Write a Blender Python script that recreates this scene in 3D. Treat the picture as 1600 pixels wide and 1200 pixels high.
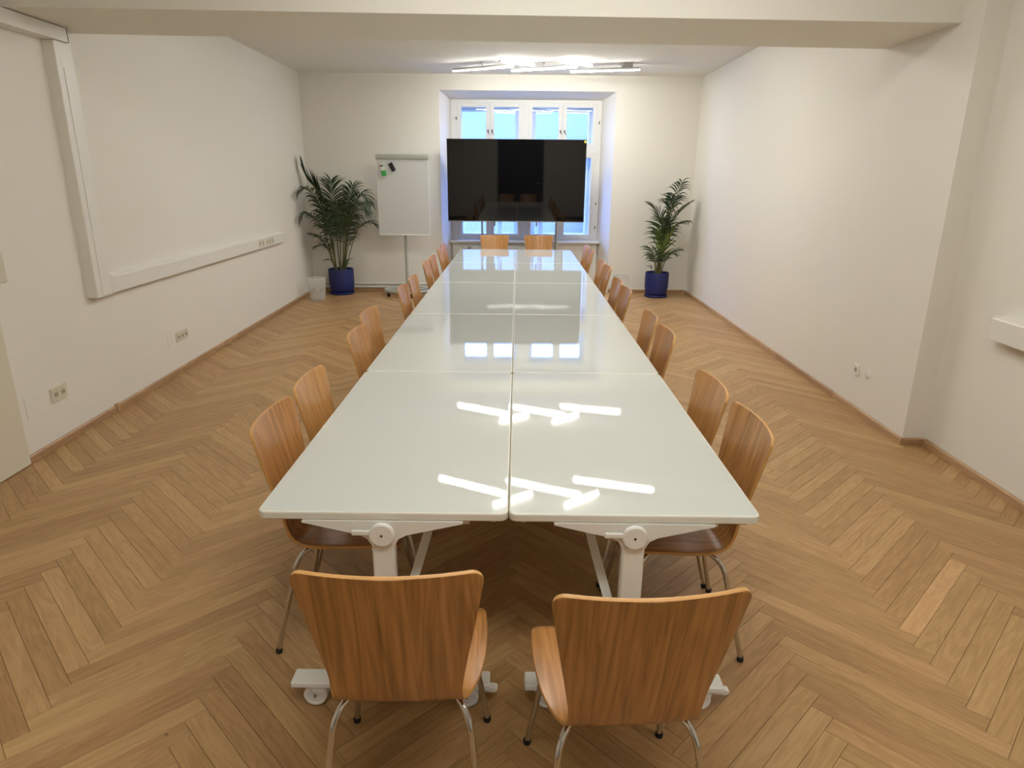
import bpy, math, random
from mathutils import Vector, Matrix

for o in list(bpy.data.objects):
    bpy.data.objects.remove(o)
S = bpy.context.scene
COL = S.collection
R = math.radians

# ------------------------------------------------------------------ camera
F_PX, PITCH, YAW, ROLL = 1046.15, 0.301093522, -0.00548677, -0.00889310762
CAM = Vector((0.01787, -1.89513, 1.75898))
fw = Vector((math.sin(YAW)*math.cos(PITCH), math.cos(YAW)*math.cos(PITCH), -math.sin(PITCH)))
rt0 = Vector((math.cos(YAW), -math.sin(YAW), 0))
dn0 = fw.cross(rt0)
rt = rt0*math.cos(ROLL) + dn0*math.sin(ROLL)
dn = -rt0*math.sin(ROLL) + dn0*math.cos(ROLL)
cd = bpy.data.cameras.new('camera')
cam = bpy.data.objects.new('camera', cd)
COL.objects.link(cam)
cd.sensor_width = 36.0
cd.lens = F_PX/1600*36.0
cd.clip_start = 0.02
mw = Matrix.Identity(4)
for i, v in enumerate((rt, -dn, -fw)):
    for j in range(3):
        mw[j][i] = v[j]
for j in range(3):
    mw[j][3] = CAM[j]
cam.matrix_world = mw
S.camera = cam

# ------------------------------------------------------------------ world, exposure
W = bpy.data.worlds.new('sky')
S.world = W
W.use_nodes = True
bg = W.node_tree.nodes['Background']
bg.inputs[0].default_value = (0.22, 0.38, 1.0, 1)
bg.inputs[1].default_value = 22.0
S.view_settings.view_transform = 'Standard'
S.view_settings.look = 'None'
S.view_settings.gamma = 1
S.view_settings.exposure = 0.0
S.view_settings.use_curve_mapping = False
LAMP = 156.0
LAMP_COL = (1.0, 0.995, 0.945)

# ------------------------------------------------------------------ materials
def srgb(r, g, b):
    f = lambda c: c/12.92 if c <= 0.04045 else ((c+0.055)/1.055)**2.4
    return (f(r/255), f(g/255), f(b/255), 1)

def pmat(name, col, rough=0.5, metal=0.0, spec=0.5, coat=0.0, coat_rough=0.05):
    m = bpy.data.materials.new(name)
    m.use_nodes = True
    b = m.node_tree.nodes['Principled BSDF']
    b.inputs['Base Color'].default_value = col
    b.inputs['Roughness'].default_value = rough
    b.inputs['Metallic'].default_value = metal
    b.inputs['Specular IOR Level'].default_value = spec
    b.inputs['Coat Weight'].default_value = coat
    b.inputs['Coat Roughness'].default_value = coat_rough
    return m

def nd(m, t, **kw):
    n = m.node_tree.nodes.new(t)
    for k, v in kw.items():
        setattr(n, k, v)
    return n

def lk(m, a, b):
    m.node_tree.links.new(a, b)

def math_node(m, op, a, b=None):
    n = nd(m, 'ShaderNodeMath', operation=op)
    for i, x in enumerate((a, b)):
        if x is None:
            continue
        if isinstance(x, (int, float)):
            n.inputs[i].default_value = x
        else:
            lk(m, x, n.inputs[i])
    return n.outputs[0]

def add_bump(m, scale, strength, dist=0.002, detail=4):
    b = m.node_tree.nodes['Principled BSDF']
    tc = nd(m, 'ShaderNodeTexCoord')
    ns = nd(m, 'ShaderNodeTexNoise')
    ns.inputs['Scale'].default_value = scale
    ns.inputs['Detail'].default_value = detail
    lk(m, tc.outputs['Object'], ns.inputs['Vector'])
    bp = nd(m, 'ShaderNodeBump')
    bp.inputs['Strength'].default_value = strength
    bp.inputs['Distance'].default_value = dist
    lk(m, ns.outputs['Fac'], bp.inputs['Height'])
    lk(m, bp.outputs['Normal'], b.inputs['Normal'])
    return ns

def mottled(m, c1, c2, scale):
    b = m.node_tree.nodes['Principled BSDF']
    tc = nd(m, 'ShaderNodeTexCoord')
    ns = nd(m, 'ShaderNodeTexNoise')
    ns.inputs['Scale'].default_value = scale
    ns.inputs['Detail'].default_value = 3
    lk(m, tc.outputs['Object'], ns.inputs['Vector'])
    cr = nd(m, 'ShaderNodeValToRGB')
    cr.color_ramp.elements[0].position = 0.3
    cr.color_ramp.elements[1].position = 0.7
    cr.color_ramp.elements[0].color = c1
    cr.color_ramp.elements[1].color = c2
    lk(m, ns.outputs['Fac'], cr.inputs['Fac'])
    lk(m, cr.outputs['Color'], b.inputs['Base Color'])

def wood(name, c_dark, c_mid, c_light, rough, across, along, rand_amt, attr=False, coat=0.0, grain=0.36):
    """grain runs along UV.v ; UV in metres"""
    m = pmat(name, c_mid, rough, coat=coat, coat_rough=0.25)
    b = m.node_tree.nodes['Principled BSDF']
    uv = nd(m, 'ShaderNodeUVMap')
    oi = nd(m, 'ShaderNodeObjectInfo')
    rnd = oi.outputs['Random']
    if attr:
        at = nd(m, 'ShaderNodeAttribute')
        at.attribute_name = 'tint'
        rnd = math_node(m, 'FRACT', math_node(m, 'ADD', rnd, at.outputs['Fac']))
    off = nd(m, 'ShaderNodeCombineXYZ')
    lk(m, math_node(m, 'MULTIPLY', rnd, 37.0), off.inputs[0])
    lk(m, math_node(m, 'MULTIPLY', rnd, 91.0), off.inputs[1])
    va = nd(m, 'ShaderNodeVectorMath', operation='ADD')
    lk(m, uv.outputs[0], va.inputs[0])
    lk(m, off.outputs[0], va.inputs[1])
    def noise(sx, sy, detail, dist):
        mp = nd(m, 'ShaderNodeVectorMath', operation='MULTIPLY')
        mp.inputs[1].default_value = (sx, sy, 1)
        lk(m, va.outputs[0], mp.inputs[0])
        ns = nd(m, 'ShaderNodeTexNoise')
        ns.inputs['Scale'].default_value = 1.0
        ns.inputs['Detail'].default_value = detail
        ns.inputs['Distortion'].default_value = dist
        lk(m, mp.outputs[0], ns.inputs['Vector'])
        return ns.outputs['Fac']
    n1 = noise(across*0.25, along*0.6, 3, 1.2)
    n2 = noise(across*1.6, along*1.5, 4, 0.4)
    # growth-ring figure: bands of the slow noise
    rings = math_node(m, 'SINE', math_node(m, 'MULTIPLY', n1, 34.0))
    v = math_node(m, 'ADD', math_node(m, 'MULTIPLY', n2, grain), math_node(m, 'MULTIPLY', rings, 0.065))
    v = math_node(m, 'ADD', v, math_node(m, 'MULTIPLY', math_node(m, 'SUBTRACT', rnd, 0.5), rand_amt))
    v = math_node(m, 'ADD', v, 0.5-grain/2)
    cr = nd(m, 'ShaderNodeValToRGB')
    cr.color_ramp.elements[0].position = 0.22
    cr.color_ramp.elements[0].color = c_dark
    cr.color_ramp.elements[1].position = 0.82
    cr.color_ramp.elements[1].color = c_light
    e = cr.color_ramp.elements.new(0.5)
    e.color = c_mid
    lk(m, v, cr.inputs['Fac'])
    hs = nd(m, 'ShaderNodeHueSaturation')
    r2 = math_node(m, 'FRACT', math_node(m, 'MULTIPLY', rnd, 7.13))
    lk(m, math_node(m, 'ADD', 0.5-rand_amt*0.02, math_node(m, 'MULTIPLY', r2, rand_amt*0.035)), hs.inputs['Hue'])
    lk(m, cr.outputs['Color'], hs.inputs['Color'])
    if attr:
        vo = nd(m, 'ShaderNodeTexVoronoi')          # a few small dark knots in the boards
        vo.inputs['Scale'].default_value = 2.6
        lk(m, va.outputs[0], vo.inputs['Vector'])
        kn = nd(m, 'ShaderNodeMapRange')
        kn.inputs['From Min'].default_value = 0.010
        kn.inputs['From Max'].default_value = 0.022
        kn.inputs['To Min'].default_value = 0.38
        kn.inputs['To Max'].default_value = 1.0
        lk(m, vo.outputs['Distance'], kn.inputs['Value'])
        mk = nd(m, 'ShaderNodeMix', data_type='RGBA', blend_type='MULTIPLY')
        mk.inputs['Factor'].default_value = 1.0
        lk(m, hs.outputs['Color'], mk.inputs['A'])
        lk(m, kn.outputs['Result'], mk.inputs['B'])
        lk(m, mk.outputs['Result'], b.inputs['Base Color'])
    else:
        lk(m, hs.outputs['Color'], b.inputs['Base Color'])
    bp = nd(m, 'ShaderNodeBump')
    bp.inputs['Strength'].default_value = 0.12
    bp.inputs['Distance'].default_value = 0.001
    lk(m, n2, bp.inputs['Height'])
    lk(m, bp.outputs['Normal'], b.inputs['Normal'])
    return m

M = {}
M['wall'] = pmat('wall_paint', srgb(232, 228, 218), 0.85, spec=0.25)
add_bump(M['wall'], 90, 0.12, 0.001)
M['ceil'] = pmat('ceiling_paint', srgb(233, 230, 222), 0.9, spec=0.2)
add_bump(M['ceil'], 70, 0.1, 0.001)
M['white_plastic'] = pmat('white_plastic', srgb(232, 229, 220), 0.42)
M['cream_plastic'] = pmat('cream_plastic', srgb(214, 208, 188), 0.4)
M['cream_dark'] = pmat('cream_plastic_well', srgb(176, 169, 146), 0.5)
M['gap'] = pmat('dark_gap', srgb(45, 38, 30), 0.8)
M['white_metal'] = pmat('white_powder_coat', srgb(232, 231, 224), 0.4)
M['table'] = pmat('white_laminate', srgb(199, 202, 196), 0.012, spec=0.55)
add_bump(M['table'], 900, 0.03, 0.0002, 1)
M['table_edge'] = pmat('white_edge_band', srgb(224, 222, 210), 0.35)
M['chrome'] = pmat('chrome', (0.62, 0.60, 0.57, 1), 0.13, metal=1.0)
M['steel'] = pmat('grey_steel', srgb(150, 148, 142), 0.35, metal=0.7)
M['black_plastic'] = pmat('black_plastic', srgb(18, 18, 19), 0.45)
M['rubber'] = pmat('black_rubber', srgb(22, 20, 19), 0.7)
M['screen'] = pmat('screen_glass', srgb(7, 7, 9), 0.03, spec=0.6)
M['board'] = pmat('whiteboard_enamel', srgb(208, 209, 208), 0.1)
M['grey_plastic'] = pmat('grey_plastic', srgb(170, 172, 162), 0.45)
M['green_plastic'] = pmat('green_plastic', srgb(66, 168, 84), 0.4)
M['red_plastic'] = pmat('red_plastic', srgb(170, 52, 44), 0.4)
M['yellow_sticker'] = pmat('yellow_sticker', srgb(226, 205, 70), 0.6)
M['pot'] = pmat('blue_glaze', srgb(22, 34, 98), 0.5)
add_bump(M['pot'], 60, 0.15, 0.001)
M['soil'] = pmat('soil', srgb(48, 36, 26), 0.95)
add_bump(M['soil'], 60, 0.9, 0.01)
M['leaf'] = pmat('palm_leaf', srgb(40, 62, 34), 0.42)
mottled(M['leaf'], srgb(30, 50, 28), srgb(62, 84, 44), 5)
M['leaf_young'] = pmat('young_palm_leaf', srgb(110, 132, 52), 0.45)
mottled(M['leaf_young'], srgb(84, 112, 44), srgb(132, 150, 64), 6)
M['stem'] = pmat('palm_stem', srgb(92, 98, 52), 0.5)
mottled(M['stem'], srgb(74, 80, 42), srgb(122, 116, 66), 9)
M['window_wood'] = pmat('white_window_paint', srgb(226, 226, 222), 0.4)
M['brass'] = pmat('dark_brass', srgb(70, 64, 56), 0.4, metal=0.6)
M['facade'] = pmat('grey_render', srgb(110, 110, 110), 0.9)
M['yard'] = pmat('yard_paving', srgb(170, 168, 162), 0.9)
add_bump(M['yard'], 8, 0.3, 0.01)
M['roof'] = pmat('slate_roof', srgb(150, 152, 158), 0.8)
M['added_door'] = pmat('added_door_dark', srgb(54, 52, 56), 0.5)  # dark tone of the added rear door, chosen for its mirror image
M['skirt'] = None

M['plank'] = wood('oak_parquet', srgb(145, 110, 67), srgb(173, 136, 89), srgb(198, 162, 113), 0.40, 55, 3.0, 0.26, attr=True)
M['plank_pale'] = wood('pale_oak_parquet', srgb(176, 136, 92), srgb(202, 160, 112), srgb(220, 182, 136), 0.42, 55, 3.0, 0.1)
M['oak_strip'] = wood('oak_strip', srgb(140, 108, 76), srgb(178, 142, 104), srgb(200, 165, 126), 0.45, 62, 3.0, 0.2)
M['ply'] = wood('oak_veneer', srgb(120, 78, 35), srgb(174, 121, 65), srgb(206, 155, 93), 0.30, 48, 1.6, 0.14, coat=0.25, grain=0.62)
M['ply_edge'] = pmat('plywood_edge', srgb(200, 150, 88), 0.42)

def glass_mat(name, tint, refl):
    m = bpy.data.materials.new(name)
    m.use_nodes = True
    nt = m.node_tree
    nt.nodes.remove(nt.nodes['Principled BSDF'])
    out = nt.nodes['Material Output']
    tr = nd(m, 'ShaderNodeBsdfTransparent')
    tr.inputs[0].default_value = tint
    gl = nd(m, 'ShaderNodeBsdfGlossy')
    gl.inputs['Roughness'].default_value = 0.01
    lw = nd(m, 'ShaderNodeLayerWeight')
    lw.inputs[0].default_value = 0.5
    # Schlick, the same from both faces of the thin pane
    fac = math_node(m, 'ADD', refl, math_node(m, 'MULTIPLY', math_node(m, 'POWER', lw.outputs['Facing'], 5.0), 1-refl))
    mx = nd(m, 'ShaderNodeMixShader')
    lk(m, fac, mx.inputs[0])
    lk(m, tr.outputs[0], mx.inputs[1])
    lk(m, gl.outputs[0], mx.inputs[2])
    lk(m, mx.outputs[0], out.inputs[0])
    return m
M['glass'] = glass_mat('window_glass', (0.96, 0.985, 1.0, 1), 0.025)

def frosted(name, opacity):
    m = pmat(name, srgb(238, 238, 234), 0.35)
    nt = m.node_tree
    tr = nd(m, 'ShaderNodeBsdfTransparent')
    mx = nd(m, 'ShaderNodeMixShader')
    mx.inputs[0].default_value = opacity
    lk(m, tr.outputs[0], mx.inputs[1])
    lk(m, nt.nodes['Principled BSDF'].outputs[0], mx.inputs[2])
    lk(m, mx.outputs[0], nt.nodes['Material Output'].inputs[0])
    return m
M['bin'] = frosted('frosted_plastic', 0.22)
M['bin_clear'] = frosted('clear_plastic', 0.05)
M['bin_rim'] = frosted('plastic_rim', 0.8)
M['clear_rim'] = pmat('grey_clear_rim', srgb(165, 168, 164), 0.3)

def emit(name, col, s):
    m = bpy.data.materials.new(name)
    m.use_nodes = True
    nt = m.node_tree
    nt.nodes.remove(nt.nodes['Principled BSDF'])
    e = nd(m, 'ShaderNodeEmission')
    e.inputs[0].default_value = (*col, 1)
    e.inputs[1].default_value = s
    lk(m, e.outputs[0], nt.nodes['Material Output'].inputs[0])
    return m
M['tube'] = emit('lit_tube', LAMP_COL, LAMP)
M['tube_short'] = emit('short_lit_tube', LAMP_COL, LAMP*0.38)
M['tube_dim'] = emit('dimmed_tube', LAMP_COL, LAMP*0.68)

# ------------------------------------------------------------------ mesh helpers
class MB:
    def __init__(s):
        s.v, s.f, s.m, s.uv, s.tint = [], [], [], {}, {}
    def add(s, vs, fs, mat=0):
        b = len(s.v)
        s.v += [Vector(p) for p in vs]
        for f in fs:
            s.f.append([b+i for i in f])
            s.m.append(mat)
        return b
    def box(s, a, b, mat=0, bev=0.0):
        x0, x1 = sorted((a[0], b[0])); y0, y1 = sorted((a[1], b[1])); z0, z1 = sorted((a[2], b[2]))
        if bev <= 0:
            vs = [(x, y, z) for z in (z0, z1) for y in (y0, y1) for x in (x0, x1)]
            s.add(vs, [(0, 2, 3, 1), (4, 5, 7, 6), (0, 1, 5, 4), (2, 6, 7, 3), (0, 4, 6, 2), (1, 3, 7, 5)], mat)
            return
        e = min(bev, (x1-x0)*0.49, (y1-y0)*0.49, (z1-z0)*0.49)
        vs = []; ix = {}
        for sz, z in ((0, z0), (1, z1)):
            for sy, y in ((0, y0), (1, y1)):
                for sx, x in ((0, x0), (1, x1)):
                    ex = e if sx == 0 else -e; ey = e if sy == 0 else -e; ez = e if sz == 0 else -e
                    for ax, p in (('x', (x, y+ey, z+ez)), ('y', (x+ex, y, z+ez)), ('z', (x+ex, y+ey, z))):
                        ix[sx, sy, sz, ax] = len(vs); vs.append(p)
        fs = []
        q = ((0, 0), (1, 0), (1, 1), (0, 1))
        for t in (0, 1):
            fs.append([ix[t, a_, b_, 'x'] for a_, b_ in q])
            fs.append([ix[a_, t, b_, 'y'] for a_, b_ in q])
            fs.append([ix[a_, b_, t, 'z'] for a_, b_ in q])
        for a_ in (0, 1):
            for b_ in (0, 1):
                fs.append([ix[a_, b_, 0, 'x'], ix[a_, b_, 1, 'x'], ix[a_, b_, 1, 'y'], ix[a_, b_, 0, 'y']])
                fs.append([ix[a_, 0, b_, 'x'], ix[a_, 1, b_, 'x'], ix[a_, 1, b_, 'z'], ix[a_, 0, b_, 'z']])
                fs.append([ix[0, a_, b_, 'y'], ix[1, a_, b_, 'y'], ix[1, a_, b_, 'z'], ix[0, a_, b_, 'z']])
        for a_ in (0, 1):
            for b_ in (0, 1):
                for c_ in (0, 1):
                    fs.append([ix[a_, b_, c_, 'x'], ix[a_, b_, c_, 'y'], ix[a_, b_, c_, 'z']])
        s.add(vs, fs, mat)
    def prism(s, poly, z0, z1, mat=0):
        n = len(poly)
        vs = [(p[0], p[1], z0) for p in poly] + [(p[0], p[1], z1) for p in poly]
        fs = [list(range(n))[::-1], list(range(n, 2*n))] + [(i, (i+1) % n, n+(i+1) % n, n+i) for i in range(n)]
        s.add(vs, fs, mat)
    def extrude(s, poly, o, ax, ay, az, d, mat=0):
        """poly in plane (ax, ay) at origin o, extruded d along az"""
        o, ax, ay, az = map(Vector, (o, ax, ay, az))
        n = len(poly)
        vs = [o+ax*p[0]+ay*p[1] for p in poly] + [o+ax*p[0]+ay*p[1]+az*d for p in poly]
        fs = [list(range(n))[::-1], list(range(n, 2*n))] + [(i, (i+1) % n, n+(i+1) % n, n+i) for i in range(n)]
        s.add(vs, fs, mat)
    def tube(s, path, r, seg=10, mat=0, caps=True):
        P = [Vector(p) for p in path]
        rs = r if isinstance(r, (list, tuple)) else [r]*len(P)
        t0 = (P[1]-P[0]).normalized()
        up = Vector((0, 0, 1)) if abs(t0.z) < 0.9 else Vector((1, 0, 0))
        nrm = t0.cross(up).normalized()
        vs = []
        for i, p in enumerate(P):
            t = (P[min(i+1, len(P)-1)]-P[max(i-1, 0)]).normalized()
            nrm = (nrm-t*nrm.dot(t)).normalized()
            bn = t.cross(nrm)
            for k in range(seg):
                a = 2*math.pi*k/seg
                vs.append(p+(nrm*math.cos(a)+bn*math.sin(a))*rs[i])
        fs = []
        for i in range(len(P)-1):
            for k in range(seg):
                fs.append((i*seg+k, i*seg+(k+1) % seg, (i+1)*seg+(k+1) % seg, (i+1)*seg+k))
        if caps:
            fs.append(list(range(seg))[::-1])
            fs.append([(len(P)-1)*seg+k for k in range(seg)])
        s.add(vs, fs, mat)
    def lathe(s, prof, c=(0, 0, 0), seg=32, mat=0, axis='z'):
        vs = []
        for r, h in prof:
            for k in range(seg):
                a = 2*math.pi*k/seg
                p = (r*math.cos(a), r*math.sin(a), h)
                if axis == 'y':
                    p = (p[0], h, p[1])
                elif axis == 'x':
                    p = (h, p[0], p[1])
                vs.append((p[0]+c[0], p[1]+c[1], p[2]+c[2]))
        fs = []
        n = len(prof)
        for i in range(n-1):
            for k in range(seg):
                fs.append((i*seg+k, i*seg+(k+1) % seg, (i+1)*seg+(k+1) % seg, (i+1)*seg+k))
        if prof[0][0] > 1e-6:
            fs.append(list(range(seg))[::-1])
        if prof[-1][0] > 1e-6:
            fs.append([(n-1)*seg+k for k in range(seg)])
        s.add(vs, fs, mat)
    def mesh(s, name, mats, smooth=False):
        me = bpy.data.meshes.new(name)
        me.from_pydata([tuple(v) for v in s.v], [], s.f)
        for m in mats:
            me.materials.append(m)
        me.polygons.foreach_set('material_index', s.m)
        if s.uv:
            ul = me.uv_layers.new(name='UVMap')
            for p in me.polygons:
                uvs = s.uv.get(p.index)
                if uvs:
                    for li, uvc in zip(p.loop_indices, uvs):
                        ul.data[li].uv = uvc
        if s.tint:
            at = me.attributes.new('tint', 'FLOAT', 'FACE')
            for i, v in s.tint.items():
                at.data[i].value = v
        me.validate()
        me.update()
        import bmesh
        bm = bmesh.new(); bm.from_mesh(me)
        bmesh.ops.recalc_face_normals(bm, faces=bm.faces)
        bm.to_mesh(me); bm.free()
        if smooth:
            me.polygons.foreach_set('use_smooth', [True]*len(me.polygons))
            try:
                me.set_sharp_from_angle(angle=R(38))
            except Exception:
                pass
        return me
    def build(s, name, mats, parent=None, loc=(0, 0, 0), rz=0, smooth=False):
        if not isinstance(mats, (list, tuple)):
            mats = [mats]
        return link(name, s.mesh(name, mats, smooth), parent, loc, rz)

def link(name, me, parent=None, loc=(0, 0, 0), rz=0):
    o = bpy.data.objects.new(name, me)
    COL.objects.link(o)
    o.parent = parent
    o.location = loc
    o.rotation_euler = (0, 0, rz)
    return o

def tag(o, label=None, cat=None, group=None, kind=None):
    if label: o['label'] = label
    if cat: o['category'] = cat
    if group: o['group'] = group
    if kind: o['kind'] = kind
    return o

def thing(name, loc, rz=0, label=None, cat=None, group=None):
    o = bpy.data.objects.new(name, None)
    o.empty_display_size = 0.1
    COL.objects.link(o)
    o.location = loc
    o.rotation_euler = (0, 0, rz)
    return tag(o, label, cat, group)

CH = {}
def children(o):
    return [c for c in bpy.data.objects if c.parent == o]

def copy_tree(o, parent=None, kids=None):
    kids = kids or KIDS
    c = o.copy()
    COL.objects.link(c)
    c.parent = parent
    for k in kids.get(o.name, []):
        copy_tree(k, c, kids)
    return c

def fillet(path, r, n=6):
    P = [Vector(p) for p in path]
    out = [P[0]]
    for i in range(1, len(P)-1):
        a, b, c = P[i-1], P[i], P[i+1]
        d1 = (a-b); d2 = (c-b)
        k = min(r, d1.length*0.48, d2.length*0.48)
        p1 = b+d1.normalized()*k; p2 = b+d2.normalized()*k
        for j in range(n+1):
            t = j/n
            out.append(p1*(1-t)**2+b*2*t*(1-t)+p2*t*t)
    out.append(P[-1])
    return out

def catmull(P, n):
    out = []
    m = len(P)
    for i in range(m-1):
        p0, p1, p2, p3 = P[max(i-1, 0)], P[i], P[i+1], P[min(i+2, m-1)]
        for j in range(n):
            t = j/n
            out.append([0.5*((2*b)+(-a+c)*t+(2*a-5*b+4*c-d)*t*t+(-a+3*b-3*c+d)*t**3) for a, b, c, d in zip(p0, p1, p2, p3)])
    out.append(list(P[-1]))
    return out

# ------------------------------------------------------------------ room dimensions
CEIL = 3.165
Y0, X0R = -3.6, 2.858
def wl(y): return -3.043-0.0185*(y-2)          # left wall plane
def wb(x): return 8.705+0.026*x                # back wall plane
WR = 2.703                                     # far right wall plane
STEP = 2.45                                    # where the right wall steps
NXL, NXR, NTOP = -1.145, 1.455, 2.95           # window niche at the wall plane
FXL, FXR, FTOP, FY = -1.02, 1.30, 2.87, 9.15   # niche at the window frame

# ------------------------------------------------------------------ walls, ceiling
m = MB(); m.prism([(wl(Y0), Y0), (wl(8.6), 8.62), (-3.6, 8.62), (-3.6, Y0)], 0, CEIL)
tag(m.build('wall_left', M['wall']), 'long white left wall carrying the cable trunking', None, None, 'structure')
m = MB(); m.prism([(WR, STEP), (WR, 8.775), (3.2, 8.775), (3.2, Y0), (X0R, Y0), (X0R, STEP)], 0, CEIL)
tag(m.build('wall_right', M['wall']), 'long bare white right wall with a shallow step', None, None, 'structure')
m = MB()
yl, yr = wb(NXL), wb(NXR)
m.prism([(-3.6, wb(-3.6)), (NXL, yl), (FXL, FY), (FXL, 9.5), (-3.6, 9.5)], 0, CEIL)
m.prism([(NXR, yr), (3.2, wb(3.2)), (3.2, 9.5), (FXR, 9.5), (FXR, FY)], 0, CEIL)
m.add([(NXL, yl, NTOP), (NXR, yr, NTOP), (FXR, FY, FTOP), (FXL, FY, FTOP), (FXL, 9.5, FTOP), (FXR, 9.5, FTOP),
       (NXL, yl, CEIL), (NXR, yr, CEIL), (FXL, 9.5, CEIL), (FXR, 9.5, CEIL)],
      [(0, 1, 2, 3), (3, 2, 5, 4), (0, 6, 7, 1), (4, 5, 9, 8), (6, 8, 9, 7), (0, 3, 4, 8, 6), (1, 7, 9, 5, 2)])
m.box((FXL, 9.06, 0), (FXR, 9.5, 0.735))
tag(m.build('wall_back', M['wall']), 'white end wall with the deep window niche', None, None, 'structure')
m = MB(); m.box((-3.6, Y0-0.2, 0), (3.2, Y0, CEIL))
tag(m.build('wall_rear', M['wall']), 'white wall behind the viewpoint', None, None, 'structure')
m = MB(); m.box((-3.6, Y0-0.2, CEIL), (3.2, 9.5, CEIL+0.15))
ceil = tag(m.build('ceiling', M['ceil']), 'flat white ceiling with a deep cross beam', None, None, 'structure')
m = MB(); m.prism([(wl(2.45), 2.42), (WR, 2.66), (WR, 3.53), (wl(3.2), 3.20)], 2.67, CEIL)
m.build('beam', M['wall'], ceil)

# dark door added on the rear wall for the dark reflection in the screen
d = MB(); d.box((-0.62, Y0, 0), (0.84, Y0+0.03, 2.5), bev=0.004)
dr = tag(d.build('door_added', M['added_door']), 'dark door added behind the viewpoint for the dark reflection in the screen', None, None, 'structure')
h = MB(); h.tube(fillet([(0.75, Y0+0.03, 1.05), (0.75, Y0+0.08, 1.05), (0.63, Y0+0.08, 1.05)], 0.02), 0.009)
h.build('door_handle', M['chrome'], dr, smooth=True)

# door at the left edge of the picture
d = MB()
M['door'] = pmat('cream_door_paint', srgb(220, 213, 192), 0.5)
d.extrude([(0, 0.006), (1.05, 0.006), (1.05, 2.1), (0, 2.1)], (wl(1.95)+0.022, 1.953, 0), (0.0185, -1, 0), (0, 0, 1), (-1, 0, 0), 0.022)
dl = tag(d.build('door_1', M['door']), 'plain pale door panel at the left edge beside the switches', None, None, 'structure')
h = MB(); h.tube(fillet([(wl(1.1)+0.02, 1.05, 1.05), (wl(1.1)+0.07, 1.05, 1.05), (wl(1.1)+0.07, 1.17, 1.05)], 0.02), 0.009)
h.build('door_handle', M['chrome'], dl, smooth=True)

# ------------------------------------------------------------------ baseboards (oak strips, in lengths)
def strip(name, pts, side, kindlabel, lens):
    """skirting strips between points, each length its own piece"""
    root = None
    a, b = Vector((*pts[0], 0)), Vector((*pts[1], 0))
    d = (b-a); L = d.length; d.normalize()
    nrm = Vector((-d.y, d.x, 0))*side
    cur = 0.0
    for i, ln in enumerate(lens + [1e9]):
        e = min(cur+ln, L)
        if e-cur < 0.01:
            break
        mb = MB()
        t = 0.017
        mb.extrude([(0, 0.0005), (t, 0.0005), (t, 0.042), (t-0.006, 0.05), (0, 0.05)], a+d*(cur+0.0015), nrm, (0, 0, 1), d, (e-cur)-0.003)
        for k, f in enumerate(mb.f):
            mb.uv[k] = [((mb.v[j]-a).dot(nrm)+mb.v[j].z, (mb.v[j]-a).dot(d)) for j in f]
        if root is None:
            root = mb.build(name, M['oak_strip'])
            tag(root, kindlabel, None, None, 'structure')
        else:
            mb.build('baseboard_strip', M['oak_strip'], root)
        cur = e
    return root
bl = strip('baseboard_left', ((wl(1.962), 1.962), (wl(8.58), 8.58)), -1, 'thin oak skirting along the left wall', [0.98, 2.45, 2.4])
strip('baseboard_right', ((WR, STEP-0.017), (WR, 8.75)), 1, 'thin oak skirting along the right wall beyond the step', [1.05, 1.30, 2.4])
strip('baseboard_step', ((X0R-0.017, STEP), (WR-0.017, STEP)), 1, 'short oak skirting on the step of the right wall', [])
strip('baseboard_near', ((X0R, Y0), (X0R, STEP-0.017)), 1, 'oak skirting along the near right wall', [2.4, 2.4])
strip('baseboard_back', ((-3.1, wb(-3.1)), (NXL-0.01, wb(NXL))), -1, 'oak skirting left of the window niche', [])
strip('baseboard_corner', ((NXR+0.01, wb(NXR)), (WR-0.02, wb(WR))), -1, 'oak skirting right of the window niche', [])
jb = MB(); jb.box((wl(2.96), 2.94, 0.0005), (wl(2.96)+0.026, 2.985, 0.062), bev=0.004)
jb.build('joint_block', M['oak_strip'], bl)

# ------------------------------------------------------------------ parquet floor
PW = 0.0759; PL = PW*10
XP = math.sqrt(2)*PL; YP = math.sqrt(2)*PW
X_A, Y_A = -1.566, 0.069
m = MB(); m.box((-3.6, Y0-0.2, -0.08), (3.2, 9.5, -0.014))
floor = tag(m.build('floor', M['gap']), 'oak herringbone parquet floor', None, None, 'structure')
def plank_geo(mb, cx, cy, ang, tint=None, uo=(0, 0)):
    g = 0.0005
    hx, hy = PW/2-g, PL/2-g
    c, s_ = math.cos(ang), math.sin(ang)
    e = 0.0011
    ring = lambda ix, z: [(x, y, z) for x, y in ((-hx+ix, -hy+ix), (hx-ix, -hy+ix), (hx-ix, hy-ix), (-hx+ix, hy-ix))]
    vs = ring(0, -0.0138)+ring(0, -e*0.9)+ring(e, 0.0)
    fs = [(8, 9, 10, 11)]
    for b in (0, 4):
        fs += [(b+i, b+(i+1) % 4, b+4+(i+1) % 4, b+4+i) for i in range(4)]
    f0 = len(mb.f)
    mb.add([(cx+x*c-y*s_, cy+x*s_+y*c, z) for x, y, z in vs], fs)
    for i, f in enumerate(fs):
        mb.uv[f0+i] = [(vs[j][0]+uo[0], vs[j][1]+uo[1]) for j in f]
        if tint is not None:
            mb.tint[f0+i] = tint
def proj(p):
    v = Vector(p)-CAM
    d = v.dot(fw)
    if d < 0.05:
        return None
    return (800+F_PX*v.dot(rt)/d, 600+F_PX*v.dot(dn)/d, d)
planks = []
i2 = 1/math.sqrt(2)
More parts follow.
